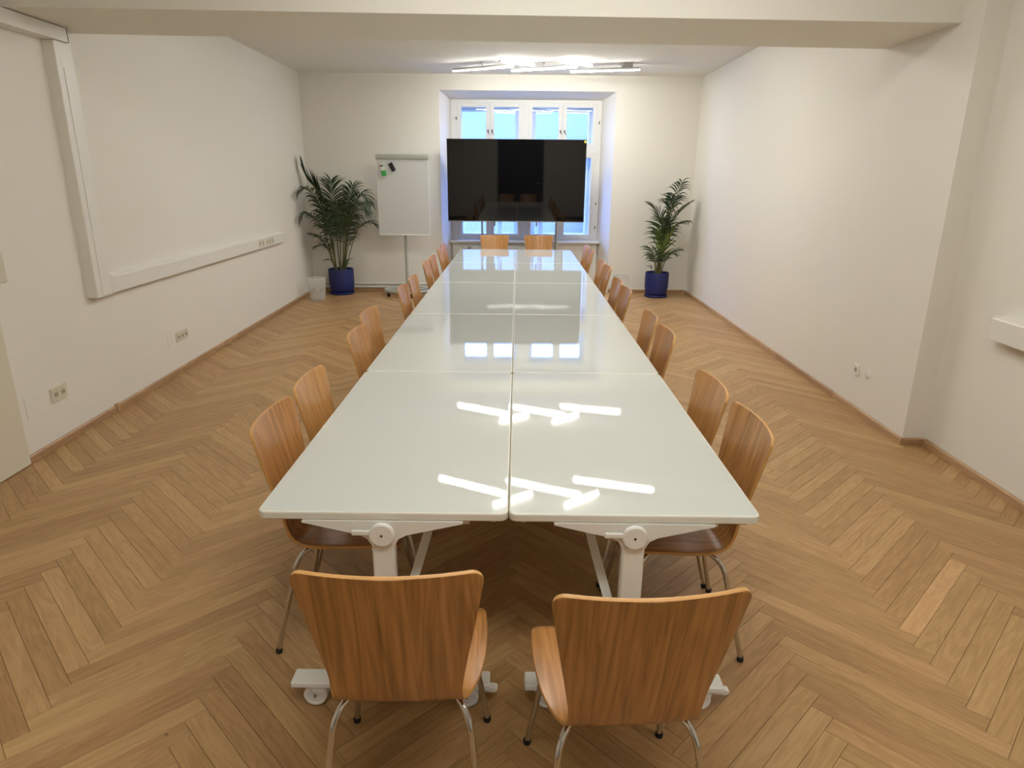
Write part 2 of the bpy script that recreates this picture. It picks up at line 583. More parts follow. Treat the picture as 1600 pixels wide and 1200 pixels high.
for mcol in range(-5, 8):
    for k in range(-60, 110):
        u0 = k*PW; v0 = k*PW
        # A: along (1,1); B: along (-1,1)
        for typ in 'AB':
            if typ == 'A':
                uc, vc = u0+PL/2, v0+PW/2
            else:
                uc, vc = u0-PW/2, v0+PL/2
            x = (uc-vc)*i2+X_A+mcol*XP
            y = (uc+vc)*i2+Y_A
            h = PL*0.27
            if x < -3.2-h+0.1 or x > 2.9+h-0.1 or y < -2.6 or y > 9.35 or (y > 9.1 and not -1.3 < x < 1.6):
                continue
            planks.append((typ, x, y))
def score(p):
    q = proj((p[1], p[2], 0))
    if q is None or not (-30 < q[0] < 1630 and -30 < q[1] < 1230):
        return 0
    if abs(p[1]) < 0.62 and p[2] > 0.25:
        return 0
    if p[1] < -3.1 or p[1] > 2.8:
        return 0
    return (CAM.z/q[2])/q[2]**2
planks.sort(key=score, reverse=True)
mA = MB(); plank_geo(mA, 0, 0, R(-45)); meA = mA.mesh('plank', [M['plank']])
mB_ = MB(); plank_geo(mB_, 0, 0, R(45)); meB = mB_.mesh('plank', [M['plank']])
rng = random.Random(5)
for typ, x, y in planks[:300]:
    po = link('plank', meA if typ == 'A' else meB, floor, (x, y, 0))
    if typ == 'A' and abs(x-(X_A+3*XP+(PL/2-PW/2)*i2)) < 0.02 and abs(y-0.72) < 0.053:
        po.data = meA.copy()                       # the one newer, paler plank right of the table
        po.data.materials[0] = M['plank_pale']
        po['label'] = 'paler replacement plank'
rest = MB()
for typ, x, y in planks[300:]:
    plank_geo(rest, x, y, R(-45) if typ == 'A' else R(45), rng.random(), (rng.random()*50, rng.random()*50))
fp = rest.build('far_planks', M['plank'], floor)
tag(fp, None, None, None, 'stuff')

# ------------------------------------------------------------------ window
wz0 = 0.775
def sash(root, x0, x1, z0, z1, y, t, st, handle=None, handle_z=None):
    s_ = MB()
    s_.box((x0, y, z0), (x0+st, y+t, z1), bev=0.004)
    s_.box((x1-st, y, z0), (x1, y+t, z1), bev=0.004)
    s_.box((x0+st, y+0.001, z0), (x1-st, y+t-0.001, z0+st), bev=0.004)
    s_.box((x0+st, y+0.001, z1-st), (x1-st, y+t-0.001, z1), bev=0.004)
    o = s_.build('sash', M['window_wood'], root)
    g = MB(); g.box((x0+st-0.004, y+t*0.5-0.002, z0+st-0.004), (x1-st+0.004, y+t*0.5+0.002, z1-st+0.004))
    g.build('pane', M['glass'], o)
    if handle is not None:
        hz = handle_z if handle_z else (z0+z1)/2
        hb = MB()
        hb.box((handle-0.009, y-0.006, hz-0.022), (handle+0.009, y, hz+0.022), bev=0.003)
        hb.tube(fillet([(handle, y-0.008, hz), (handle, y-0.03, hz), (handle+0.02, y-0.032, hz-0.05)], 0.012), 0.005, 8)
        hb.build('window_handle', M['brass'], o, smooth=True)
    return o
m = MB()
fy0, fy1 = FY-0.02, FY+0.08
m.box((FXL, fy0, wz0), (FXL+0.10, fy1, FTOP))
m.box((FXR-0.075, fy0, wz0), (FXR, fy1, FTOP))
m.box((FXL+0.10, fy0, FTOP-0.045), (FXR-0.075, fy1, FTOP))
m.box((FXL+0.10, fy0, wz0), (FXR-0.075, fy1, wz0+0.03))
m.box((0.085, fy0+0.002, wz0+0.03), (0.175, fy1, FTOP-0.045))
m.box((FXL+0.10, fy0+0.001, 2.10), (0.085, fy1, 2.185))
m.box((0.175, fy0+0.001, 2.10), (FXR-0.075, fy1, 2.185))
# box-window lining between the inner and outer lights
m.box((FXL, fy1, wz0), (FXL+0.03, 9.36, FTOP)); m.box((FXR-0.03, fy1, wz0), (FXR, 9.36, FTOP))
m.box((FXL+0.03, fy1, FTOP-0.03), (FXR-0.03, 9.36, FTOP)); m.box((FXL+0.03, fy1, wz0-0.03), (FXR-0.03, 9.36, wz0+0.02))
win = tag(m.build('window_1', M['window_wood']), 'white double casement window in the deep bluish niche', None, None, 'structure')
tz1 = FTOP-0.045
for k, (a, b) in enumerate(((FXL+0.10, -0.418), (-0.415, 0.085), (0.175, 0.700), (0.703, FXR-0.075))):
    hx = b-0.03 if k % 2 == 0 else a+0.03
    sash(win, a, b, 2.187, tz1, FY-0.026, 0.05, 0.062, hx, 2.42)
    sash(win, a, b, wz0+0.032, 2.098, FY-0.026, 0.05, 0.062, hx, 1.35)
# outer lights
ob = MB()
ox = (-0.86, -0.505, -0.375, -0.035, 0.295, 0.65, 0.785, 1.115)
ob.box((FXL, 9.36, wz0-0.03), (-0.90, 9.46, FTOP)); ob.box((1.155, 9.36, wz0-0.03), (FXR, 9.46, FTOP))
ob.box((-0.90, 9.36, 2.76), (1.155, 9.46, FTOP)); ob.box((-0.90, 9.361, 2.06), (1.155, 9.459, 2.14))
ob.box((-0.90, 9.36, wz0-0.03), (1.155, 9.46, wz0+0.05)); ob.box((0.005, 9.359, wz0+0.05), (0.255, 9.461, 2.76))
ob.build('outer_frame', M['window_wood'], win)
for a, b in ((-0.898, -0.44), (-0.438, 0.003), (0.257, 0.717), (0.719, 1.153)):
    sash(win, a, b, 2.142, 2.758, 9.375, 0.045, 0.04)
for a, b in ((-0.898, -0.27), (-0.268, 0.003), (0.257, 0.40), (0.402, 1.153)):
    sash(win, a, b, wz0+0.052, 2.058, 9.375, 0.045, 0.04)
m = MB(); m.box((FXL-0.03, 8.98, 0.735), (FXR+0.03, FY+0.02, 0.772), bev=0.006)
m.build('window_sill', M['window_wood'], win)
hg = [( -0.935, 2.60), (1.262, 1.35), (1.262, 0.98), (1.262, 2.55)]
for x, z in hg:
    hb = MB(); hb.tube([(x, FY-0.035, z-0.02), (x, FY-0.035, z+0.02)], 0.007, 8)
    hb.build('hinge', M['brass'], win, smooth=True)

# ------------------------------------------------------------------ house across the yard
fb = thing('building', (0, 18, -4), 0, 'rendered house seen bright through the window', 'building')
m = MB(); m.box((-9, 0, 0), (11, 6, 8.6)); m.build('facade', M['facade'], fb)
m = MB(); m.extrude([(-0.3, 0), (3.9, 0), (3.9, 3.1), (1.7, 6.6), (-0.3, 5.0)], (2.2, -2.5, 0), (1, 0, 0), (0, 0, 1), (0, 1, 0), 2.5)
m.build('gable', M['facade'], fb)
m = MB(); m.extrude([(1.6, 6.62), (4.1, 2.6), (4.2, 2.75), (1.6, 6.80)], (2.2, -2.7, 0), (1, 0, 0), (0, 0, 1), (0, 1, 0), 2.7)
m.build('roof', M['roof'], fb)
for x, z in ((-5.5, 5.4), (-7.6, 5.4), (7.6, 5.4)):
    w_ = MB(); w_.box((x, -0.03, z), (x+1.1, 0, z+1.6), bev=0.01); wo = w_.build('window', M['window_wood'], fb)
    w_ = MB(); w_.box((x+0.1, -0.04, z+0.1), (x+1.0, -0.03, z+1.5)); w_.build('pane', M['grey_plastic'], wo)

m = MB(); m.box((-30, 9.6, -4.3), (30, 60, -4.0))
tag(m.build('ground', M['yard']), 'paved yard below the window', None, None, 'structure')

# ------------------------------------------------------------------ ceiling lamps
TUBES = [((-0.86, 7.60), (-0.05, 7.18)), ((-0.22, 7.00), (0.22, 7.30)), ((-0.08, 7.56), (0.76, 7.19)),
         ((0.55, 7.00), (0.96, 7.33)), ((0.70, 7.60), (1.59, 7.34))]
TZ = 3.09
def lamp(dy, dx, label, tube='tube'):
    t = thing('ceiling_lamp', (0.35+dx, 7.28+dy, CEIL), 0, label, 'ceiling lamp', 'zigzag tube lamps on the ceiling')
    loc = lambda p, z: (p[0]-0.35, p[1]-7.28, z-CEIL)
    for i, (a, b) in enumerate(TUBES):
        z = TZ if i % 2 == 0 else TZ+0.030
        A, B = Vector(loc(a, z)), Vector(loc(b, z))
        d_ = (B-A).normalized()
        tb = MB(); tb.tube([A+d_*0.012, B-d_*0.012], 0.0155, 12)
        to = tb.build('tube', M[tube if i % 2 == 0 else 'tube_short'], t, smooth=True)
        for e0, e1 in ((A, A+d_*0.012), (B-d_*0.012, B)):
            cp = MB(); cp.tube([e0, e1], 0.0163, 12)
            cp.build('end_cap', M['white_plastic'], to, smooth=True)
        # slim metal carrier above the tube
        if i % 2 == 0:
            sd_ = Vector((-d_.y, d_.x, 0))
            hs = MB(); hs.extrude([(0.0185*math.cos(R(a_)), 0.0185*math.sin(R(a_))) for a_ in range(-14, 195, 19)] + [(0.0170*math.cos(R(a_)), 0.0170*math.sin(R(a_))) for a_ in range(194, -15, -19)], A, sd_, (0, 0, 1), d_, (B-A).length)
            hs.build('housing', M['white_metal'], to)
        ca = MB(); ca.tube([A+Vector((0, 0, 0.0225)), B+Vector((0, 0, 0.0225))], 0.004, 6)
        ca.build('carrier', M['steel'], to)
    for p in ((-0.46, 7.39), (0.34, 7.375)):
        r_ = MB(); r_.tube([loc(p, TZ+0.012), loc(p, CEIL-0.006)], 0.004, 8); r_.lathe([(0.0, -0.01), (0.02, -0.01), (0.02, 0.0), (0, 0)], loc(p, CEIL))
        r_.build('hanger', M['steel'], t, smooth=True)
    for p in ((-0.05, 7.18), (0.13, 7.25), (0.73, 7.2), (0.93, 7.5)):
        r_ = MB(); r_.tube([loc(p, TZ+0.01), loc(p, TZ+0.05)], 0.005, 8)
        r_.build('joint', M['steel'], t, smooth=True)
    p = (1.42, 7.39)
    r_ = MB(); r_.tube([loc(p, TZ+0.012), loc(p, CEIL-0.04)], 0.008, 8)
    r_.box(loc((p[0]-0.07, p[1]-0.05), CEIL-0.045), loc((p[0]+0.07, p[1]+0.05), CEIL-0.0005), bev=0.004)
    r_.build('canopy', M['steel'], t)
lamp(0.22, 0, 'zigzag tube lamp nearest the window, seen above the screen')
lamp(-2.38, 0, 'zigzag tube lamp behind the beam, mirrored in the near table tops')
lamp(-6.2, 0, 'zigzag tube lamp on the near side of the beam', 'tube_dim')
lamp(-8.8, 0, 'zigzag tube lamp above the viewpoint', 'tube_dim')

# ------------------------------------------------------------------ tables
def rrect(x0, x1, y0, y1, r, n=5):
    out = []
    for cx, cy, a0 in ((x1-r, y1-r, 0), (x0+r, y1-r, 90), (x0+r, y0+r, 180), (x1-r, y0+r, 270)):
        for i in range(n+1):
            a = R(a0+90*i/n)
            out.append((cx+r*math.cos(a), cy+r*math.sin(a)))
    return out
TH = 0.74
def make_table():
    t = thing('conference_table', (0, 0, 0))
    # top: rounded slab with small edge radius
    mb = MB()
    hx, hy = 0.399, 0.799
    prof = [(0.004, TH-0.028), (0.0, TH-0.024), (0.0, TH-0.006), (0.0018, TH-0.0018), (0.006, TH)]
    rings = []
    for ins, z in prof:
        rings.append([(x, y, z) for x, y in rrect(-hx+ins, hx-ins, -hy+ins, hy-ins, 0.028-ins)])
    n = len(rings[0])
    vs = [p for r_ in rings for p in r_]
    fs = []; ms = []
    for i in range(len(rings)-1):
        for k in range(n):
            fs.append((i*n+k, i*n+(k+1) % n, (i+1)*n+(k+1) % n, (i+1)*n+k))
    b = mb.add(vs, fs, 1)
    mb.f.append([b+(len(rings)-1)*n+k for k in range(n)]); mb.m.append(0)
    mb.f.append([b+k for k in range(n)][::-1]); mb.m.append(1)
    mb.build('table_top', [M['table'], M['table_edge']], t)
    for e in (-1, 1):
        ye = e*0.762-0.026
        c = MB(); c.box((-0.036, ye-0.02, 0.103), (0.036, ye+0.02, 0.66), bev=0.006); c.build('column', M['white_metal'], t)
        # tapered arm under the top (along x)
        a = MB()
        poly = [(-0.255, 0.712), (-0.255, 0.706), (-0.075, 0.664), (-0.05, 0.650), (-0.036, 0.625), (0.036, 0.625), (0.05, 0.650), (0.075, 0.664), (0.255, 0.706), (0.255, 0.712)]
        a.extrude(poly, (0, ye-0.018, 0), (1, 0, 0), (0, 0, 1), (0, 1, 0), 0.036)
        a.build('arm', M['white_metal'], t)
        f = MB(); f.box((-0.340, ye-0.036, 0.0805), (0.340, ye+0.036, 0.1035), bev=0.004); f.build('foot', M['white_metal'], t)
        k = MB(); k.lathe([(0, 0), (0.036, 0), (0.0405, 0.004), (0.0405, 0.014), (0.037, 0.018), (0, 0.018)], (0, ye+0.0202 if e > 0 else ye-0.0382, 0.672), 28, axis='y')
        ko = k.build('knob', M['white_metal'], t, smooth=True)
        lv = MB(); yy = ye+e*0.028
        lv.box((-0.097, yy-0.005, 0.668), (-0.03, yy+0.005, 0.688), bev=0.004); lv.build('lever', M['white_metal'], ko)
        sc = MB(); sc.lathe([(0, 0), (0.004, 0), (0.004, 0.0013), (0, 0.0013)], (0, ye+e*0.0383-(0.0013 if e < 0 else 0), 0.672), 10, axis='y'); sc.build('screw', M['gap'], ko)
        br = MB()
        sx = 1
        for w_ in (0.0,):
            p0 = Vector((0.026, ye-e*0.03, 0.27)); p1 = Vector((0.162, ye-e*0.36, 0.705))
            d_ = (p1-p0); side = Vector((1, 0, 0)); th = d_.cross(side).normalized()
            q = [p0+side*sx_*0.016+th*st_*0.003 for sx_, st_ in ((-1, -1), (1, -1), (1, 1), (-1, 1))]
            q += [v+d_ for v in q]
            br.add(q, [(0, 1, 2, 3), (4, 7, 6, 5), (0, 4, 5, 1), (1, 5, 6, 2), (2, 6, 7, 3), (3, 7, 4, 0)])
        br.build('brace', M['white_metal'], t)
        for sx in (-1, 1):
            cx = sx*0.262
            cs = MB()
            for w_ in (-0.017, 0.017):
                cs.lathe([(0.012, -0.006), (0.028, -0.006), (0.030, -0.011), (0.036, -0.011), (0.040, -0.006), (0.040, 0.006), (0.036, 0.011), (0.012, 0.011)] if w_ < 0 else [(0.012, -0.011), (0.036, -0.011), (0.040, -0.006), (0.040, 0.006), (0.036, 0.011), (0.030, 0.011), (0.028, 0.006), (0.012, 0.006)], (cx, ye+w_, 0.0401), 24, axis='y')
            co = cs.build('caster', M['white_plastic'], t, smooth=True)
            fk = MB()
            fk.box((cx-0.018, ye-0.0045, 0.036), (cx+0.030, ye+0.0045, 0.074), bev=0.003)
            fk.box((cx-0.012, ye-0.030, 0.052), (cx+0.040, ye+0.030, 0.0800), bev=0.006)
            fk.build('fork', M['white_plastic'], co)
            ax = MB(); ax.lathe([(0, 0), (0.004, 0), (0.004, 0.057), (0, 0.057)], (cx, ye-0.0285, 0.0401), 10, axis='y'); ax.build('axle', M['steel'], co)
            if (sx > 0) == (e < 0):
                bk = MB(); bk.extrude([(0, 0), (0.055, -0.004), (0.066, 0.003), (0.066, 0.010), (0.055, 0.014), (0, 0.018)], (cx+0.038 if sx > 0 else cx-0.012, ye-0.013, 0.058), (sx, 0, 0), (0, 0, 1), (0, 1, 0), 0.026)
                bk.build('brake_lever', M['white_plastic'], co)
    bm_ = MB(); bm_.box((-0.02, -0.768, 0.645), (0.02, 0.716, 0.69), bev=0.004); bm_.build('cross_bar', M['white_metal'], t)
    for sx in (-1, 1):
        for sy in (-1, 1):
            u = MB(); u.lathe([(0, 0), (0.012, 0), (0.017, 0.004), (0.017, 0.0125), (0, 0.0125)], (sx*0.352, sy*0.765, TH-0.0405), 16); u.build('bumper', M['white_plastic'], t, smooth=True)
    for sy in (-1, 1):
        u = MB(); u.box((0.245, sy*0.758-0.012, TH-0.054), (0.275, sy*0.758+0.012, TH-0.0285), bev=0.002); u.build('stop_block', M['white_plastic'], t)
    return t

# ------------------------------------------------------------------ chair
def make_chair():
    t = thing('plywood_chair', (0, 0, 0))
    prof = [(0.222, 0.430, 0.205), (0.205, 0.441, 0.212), (0.16, 0.450, 0.219), (0.07, 0.450, 0.223), (-0.02, 0.445, 0.219),
            (-0.09, 0.440, 0.206), (-0.14, 0.440, 0.188), (-0.176, 0.452, 0.172), (-0.198, 0.480, 0.165), (-0.212, 0.52, 0.166),
            (-0.233, 0.60, 0.177), (-0.257, 0.70, 0.194), (-0.280, 0.80, 0.211), (-0.296, 0.87, 0.222), (-0.303, 0.90, 0.226)]
    rows = catmull(prof, 3)
    # arc length
    al = [0.0]
    for a, b in zip(rows, rows[1:]):
        al.append(al[-1]+math.hypot(a[0]-b[0], a[1]-b[1]))
    tot = al[-1]
    # refine rows near both ends for round corners
    def at(s_):
        s_ = min(max(s_, 0), tot)
        for i in range(len(al)-1):
            if s_ <= al[i+1]+1e-9:
                f = (s_-al[i])/(al[i+1]-al[i])
                return [a+(b-a)*f for a, b in zip(rows[i], rows[i+1])]
        return rows[-1]
    r0, r1 = 0.055, 0.034
    ss = [r0*(1-math.cos(R(90*i/6))) for i in range(7)]
    nmid = 30
    ss += [r0+(tot-r0-r1)*i/nmid for i in range(1, nmid)]
    ss += [tot-r1*(1-math.sin(R(90*i/6))) for i in range(7)]
    ss[-1] = tot; ss = [max(0.0, s_) for s_ in ss]
    N = 12
    mb = MB()
    vs = []; uvs = []
    for s_ in ss:
        y, z, hw = at(s_)
        if s_ < r0:
            hw = hw-r0+math.sqrt(max(0, r0*r0-(r0-s_)**2))
        if s_ > tot-r1:
            hw = hw-r1+math.sqrt(max(0, r1*r1-(s_-(tot-r1))**2))
        bk = min(max((z-0.45)/0.12, 0), 1)
        for k in range(N+1):
            x = hw*(2*k/N-1)
            q = (x/0.22)**2
            vs.append((x, y+0.034*q*bk, z+0.012*q*(1-bk)))
            uvs.append((x, s_))
    fs = []
    for i in range(len(ss)-1):
        for k in range(N):
            fs.append((i*(N+1)+k, i*(N+1)+k+1, (i+1)*(N+1)+k+1, (i+1)*(N+1)+k))
    mb.add(vs, fs)
    for i, f in enumerate(fs):
        mb.uv[i] = [uvs[j] for j in f]
    me = mb.mesh('seat_shell', [M['ply'], M['ply_edge']], smooth=True)
    o = link('seat_shell', me, t)
    sd = o.modifiers.new('thickness', 'SOLIDIFY')
    sd.thickness = 0.0115; sd.offset = 0; sd.material_offset_rim = 1
    sd.use_even_offset = True
    bv = o.modifiers.new('round', 'BEVEL'); bv.width = 0.0022; bv.segments = 2; bv.limit_method = 'ANGLE'; bv.angle_limit = R(60)
    # chrome legs
    for sx in (-1, 1):
        for fr in (1, -1):
            if fr > 0:
                path = [(sx*0.075, 0.03, 0.424), (sx*0.168, 0.135, 0.421), (sx*0.2185, 0.2205, 0.012)]
            else:
                path = [(sx*0.075, -0.04, 0.421), (sx*0.176, -0.158, 0.412), (sx*0.221, -0.252, 0.012)]
            lg = MB(); lg.tube(fillet(path, 0.075, 8), 0.0095, 12)
            lo = lg.build('leg', M['chrome'], t, smooth=True)
            cp = MB(); p = Vector(path[-1])
            cp.lathe([(0, 0), (0.0115, 0), (0.0125, 0.004), (0.0125, 0.016), (0.0105, 0.02), (0, 0.02)], (p.x, p.y, 0.0), 14)
            cp.build('foot_cap', M['rubber'], lo, smooth=True)
    fr = MB()
    fr.lathe([(0, 0), (0.085, 0), (0.09, 0.004), (0.09, 0.016), (0.0, 0.016)], (0, -0.005, 0.4205), 24)
    fr.build('seat_plate', M['black_plastic'], t, smooth=True)
    return t

KIDS = {}
def index_kids(root):
    st = [root]
    while st:
        o = st.pop()
        ks = [c for c in bpy.data.objects if c.parent == o]
        KIDS[o.name] = ks
        st += ks

table0 = make_table(); index_kids(table0)
ordn = ['nearest', 'second', 'third', 'fourth', 'farthest']
first = True
for row in range(5):
    for side in (-1, 1):
        o = table0 if first else copy_tree(table0)
        first = False
        o.location = (side*0.4, 0.8+row*1.6, 0)
        if side > 0:
            for c_ in children(o):
                if c_.name.startswith('brace'):      # handed: leans towards the middle joint
                    c_.scale.x = -1
        tag(o, f'glossy white wheeled table, {ordn[row]} row from the viewer, {"left" if side < 0 else "right"} of the middle joint',
            'table', 'white tables pushed together')
# chairs
chair0 = make_chair(); index_kids(chair0)
first = True
def place_chair(x, y, rz, label, group):
    global first
    o = chair0 if first else copy_tree(chair0)
    first = False
    o.location = (x, y, 0)
    o.rotation_euler = (0, 0, rz)
    tag(o, label, 'chair', group)
g = 'plywood chairs around the long table'
place_chair(-0.279, -0.297, R(1.3), 'plywood chair seen from behind at the near end, on the left', g)
place_chair(0.303, -0.365, R(4.6), 'plywood chair seen from behind at the near end, on the right and slightly turned', g)
nth = ['nearest', 'second', 'third', 'fourth', 'fifth', 'sixth', 'seventh', 'eighth', 'ninth', 'tenth']
LY = [(0.475, 0, 0), (0.948, 0, 0.6), (1.875, 0, 0), (2.455, -0.06, -1.5), (3.475, 0, 0.3), (4.02, 0, 0), (5.08, -0.02, 0.3), (5.62, -0.02, 0), (6.49, -0.034, 0), (6.97, -0.045, 0)]
RY = [(0.460, 0.005, 0), (0.935, -0.01, 0.8), (1.95, 0, 0), (2.44, 0, -1), (3.475, 0.0, 0), (3.955, 0.0, 0.3), (4.868, 0.032, 0), (5.345, 0.028, 0), (6.475, 0.032, 0), (6.95, 0.025, 0)]
for i, (y, dx, a) in enumerate(LY):
    place_chair(-0.628+dx, y, R(-90+a), f'plywood chair on the left side of the table, {nth[i]} from the viewer', g)
for i, (y, dx, a) in enumerate(RY):
    place_chair(0.628+dx, y, R(90+a), f'plywood chair on the right side of the table, {nth[i]} from the viewer', g)
place_chair(-0.325, 8.205, R(180), 'plywood chair at the far table end below the screen, left of two', g)
place_chair(0.345, 8.205, R(180), 'plywood chair at the far table end below the screen, right of two', g)

# ------------------------------------------------------------------ cable trunking, left wall
wd = Vector((-0.0185, 1, 0)).normalized()
def wp(y, dx, z): return Vector((wl(y)+dx, y, z))
tr = thing('cable_trunking', (wl(3), 3.0, 0.89), 0, 'white cable trunking running along and up the left wall', 'cable trunking')
def tpart(mb, name, mat, par=None):
    o = mb.build(name, mat, par or tr)
    o.location = (-wl(3), -3.0, -0.89) if par is None else (0, 0, 0)
    return o
m = MB(); m.extrude([(0, 2.85), (0.066, 2.862), (0.07, 2.868), (0.07, 3.046), (0.066, 3.052), (0, 3.06)], (wl(2.95), 0, 0.895), (1, 0, 0), (0, 1, 0), (0, 0, 1), 1.68)
tv_ = tpart(m, 'riser', M['white_plastic'])
m = MB(); m.box((wl(2.95)+0.07, 2.925, 0.905), (wl(2.95)+0.0735, 3.04, 2.42), bev=0.001); tpart(m, 'riser_cover', M['white_plastic'], tv_)
def runpoly(): return [(0, 0), (0.052, 0.004), (0.056, 0.010), (0.056, 0.118), (0.05, 0.126), (0, 0.138)]
m = MB(); m.extrude(runpoly(), wp(3.095, 0, 0.89), (1, 0, 0), (0, 0, 1), (wp(7.17, 0, 0)-wp(3.095, 0, 0)).normalized(), 4.075)
run = tpart(m, 'run', M['white_plastic'])
m = MB(); m.box((wl(3.07), 3.060, 0.897), (wl(3.07)+0.066, 3.090, 1.035), bev=0.003); tpart(m, 'corner_piece', M['white_plastic'])
m = MB(); m.box((wl(3.09), 3.088, 0.893), (wl(3.09)+0.058, 3.0925, 1.03)); tpart(m, 'joint_gap', M['gap'])
m = MB(); m.extrude(runpoly(), wp(7.17, 0, 0.89), (1, 0, 0), (0, 0, 1), wd, 0.006); tpart(m, 'end_cap', M['white_plastic'])
m = MB(); m.extrude([(0, 0), (0.085, 0.004), (0.085, 0.088), (0, 0.092)], wp(0.4, 0, 2.576), (1, 0, 0), (0, 0, 1), wd, 2.6); tpart(m, 'top_run', M['white_plastic'])
m = MB(); m.extrude([(0, 0), (0.087, 0.003), (0.087, 0.09), (0, 0.093)], wp(3.0, 0, 2.5755), (1, 0, 0), (0, 0, 1), wd, 0.004); tpart(m, 'top_end_gap', M['gap'])
for y in (6.25, 6.36, 6.50, 6.60, 6.70):
    s_ = MB(); s_.box((wl(y)+0.056, y-0.04, 0.915), (wl(y)+0.0605, y+0.04, 0.998), bev=0.002); so = tpart(s_, 'socket', M['cream_plastic'], run)
    s_ = MB(); s_.lathe([(0, 0), (0.02, 0), (0.02, 0.001), (0, 0.001)], (wl(y)+0.0605, y, 0.957), 16, axis='x'); tpart(s_, 'well', M['cream_dark'], so)

# trunking, near right wall
tr2 = thing('cable_trunking', (X0R, 1.0, 0.87), 0, 'white cable trunking end on the near right wall', 'cable trunking')
m = MB(); m.extrude([(0, 0), (-0.075, 0.0), (-0.078, 0.006), (-0.078, 0.122), (-0.072, 0.13), (0, 0.135)], (0, -2.5, 0), (1, 0, 0), (0, 0, 1), (0, 1, 0), 3.45)
m.build('run', M['white_plastic'], tr2)
m = MB(); m.box((-0.079, 0.95, -0.001), (0, 0.962, 0.136), bev=0.003); m.build('end_cap', M['white_plastic'], tr2)

# ------------------------------------------------------------------ sockets, switches, cover plates
def wall_frame(side):
    """returns (origin fn, horizontal dir, outward)"""
    if side == 'L':
        return (lambda y, z: wp(y, 0, z)), wd, Vector((1, 0, 0))
    return (lambda y, z: Vector((WR, y, z))), Vector((0, 1, 0)), Vector((-1, 0, 0))
def socket(side, y, z, n, pitch, h, label, mat):
    of, hd, out = wall_frame(side)
    o0 = of(y, z)
    t = thing('wall_socket', o0, 0, label, 'socket')
    pl = MB(); wtot = pitch*(n-1)+h
    pl.extrude([(0, -wtot/2), (0.008, -wtot/2+0.001), (0.010, -wtot/2+0.004), (0.010, wtot/2-0.004), (0.008, wtot/2-0.001), (0, wtot/2)], (0, 0, -h/2), out, hd, (0, 0, 1), h)
    pl.build('frame', mat, t)
    for i in range(n):
        yy = (i-(n-1)/2)*pitch
        c = out*0.010+hd*yy
        ins = MB(); ins.extrude([(-0.026, -0.026), (0.026, -0.026), (0.026, 0.026), (-0.026, 0.026)], c, hd, (0, 0, 1), out, 0.0015)
        io = ins.build('insert', mat, t)
        wl_ = MB(); wl_.lathe([(0, 0), (0.0195, 0), (0.0195, 0.0006), (0, 0.0006)], (0, 0, 0), 20, axis='x')
        wo = wl_.build('well', M['cream_dark'], io); wo.location = c+out*0.0016 if out.x > 0 else c+out*0.0024
        for zz in (-0.0095, 0.0095):
            ho = MB(); ho.lathe([(0, 0), (0.004, 0), (0.004, 0.0008), (0, 0.0008)], (0, 0, 0), 8, axis='x')
            hh = ho.build('hole', M['gap'], io); hh.location = c+hd*zz+(out*0.0023 if out.x > 0 else out*0.0034)
    return t
socket('L', 2.353, 0.345, 2, 0.072, 0.092, 'cream double wall socket low on the left wall near the door', M['cream_plastic'])
socket('L', 4.14, 0.324, 3, 0.072, 0.086, 'cream triple wall socket low on the left wall', M['cream_plastic'])
socket('R', 3.19, 0.330, 1, 0.072, 0.080, 'white single wall socket low on the right wall', M['white_plastic'])
def plate(y, z, w_, h, label):
    o0 = wp(y, 0, z)
    mb = MB(); mb.extrude([(0, -w_/2), (0.003, -w_/2), (0.004, -w_/2+0.002), (0.004, w_/2-0.002), (0.003, w_/2), (0, w_/2)], (0, 0, -h/2), (1, 0, 0), wd, (0, 0, 1), h)
    o = mb.build('cover_plate', M['wall'], None, o0)
    tag(o, label, 'cover plate')
plate(2.098, 0.340, 0.135, 0.137, 'white rectangular cover plate beside the double socket')
plate(3.945, 0.325, 0.150, 0.142, 'white rectangular cover plate beside the triple socket')
mb = MB(); mb.lathe([(0, -0.003), (0.034, -0.003), (0.036, -0.0015), (0.036, 0), (0, 0)], (0, 0, 0), 28, axis='x')
tag(mb.build('cover_plate', M['wall'], None, (WR, 3.028, 0.337), smooth=True), 'round white cover plate beside the single socket', 'cover plate')
for zc, lab in ((1.257, 'upper cream light switch on the left wall'), (1.172, 'lower cream light switch with rocker on the left wall')):
    t = thing('light_switch', wp(2.062, 0, zc), 0, lab, 'light switch')
    mb = MB(); mb.extrude([(0, -0.0405), (0.008, -0.0395), (0.010, -0.037), (0.010, 0.037), (0.008, 0.0395), (0, 0.0405)], (0, 0, -0.0405), (1, 0, 0), wd, (0, 0, 1), 0.081); mb.build('frame', M['cream_plastic'], t)
    mb = MB(); mb.extrude([(-0.028, -0.028), (0.028, -0.028), (0.028, 0.028), (-0.028, 0.028)], Vector((0.010, 0, 0)), wd, (0, 0, 1), (1, 0, 0), 0.004); mb.build('rocker', M['cream_plastic'], t)

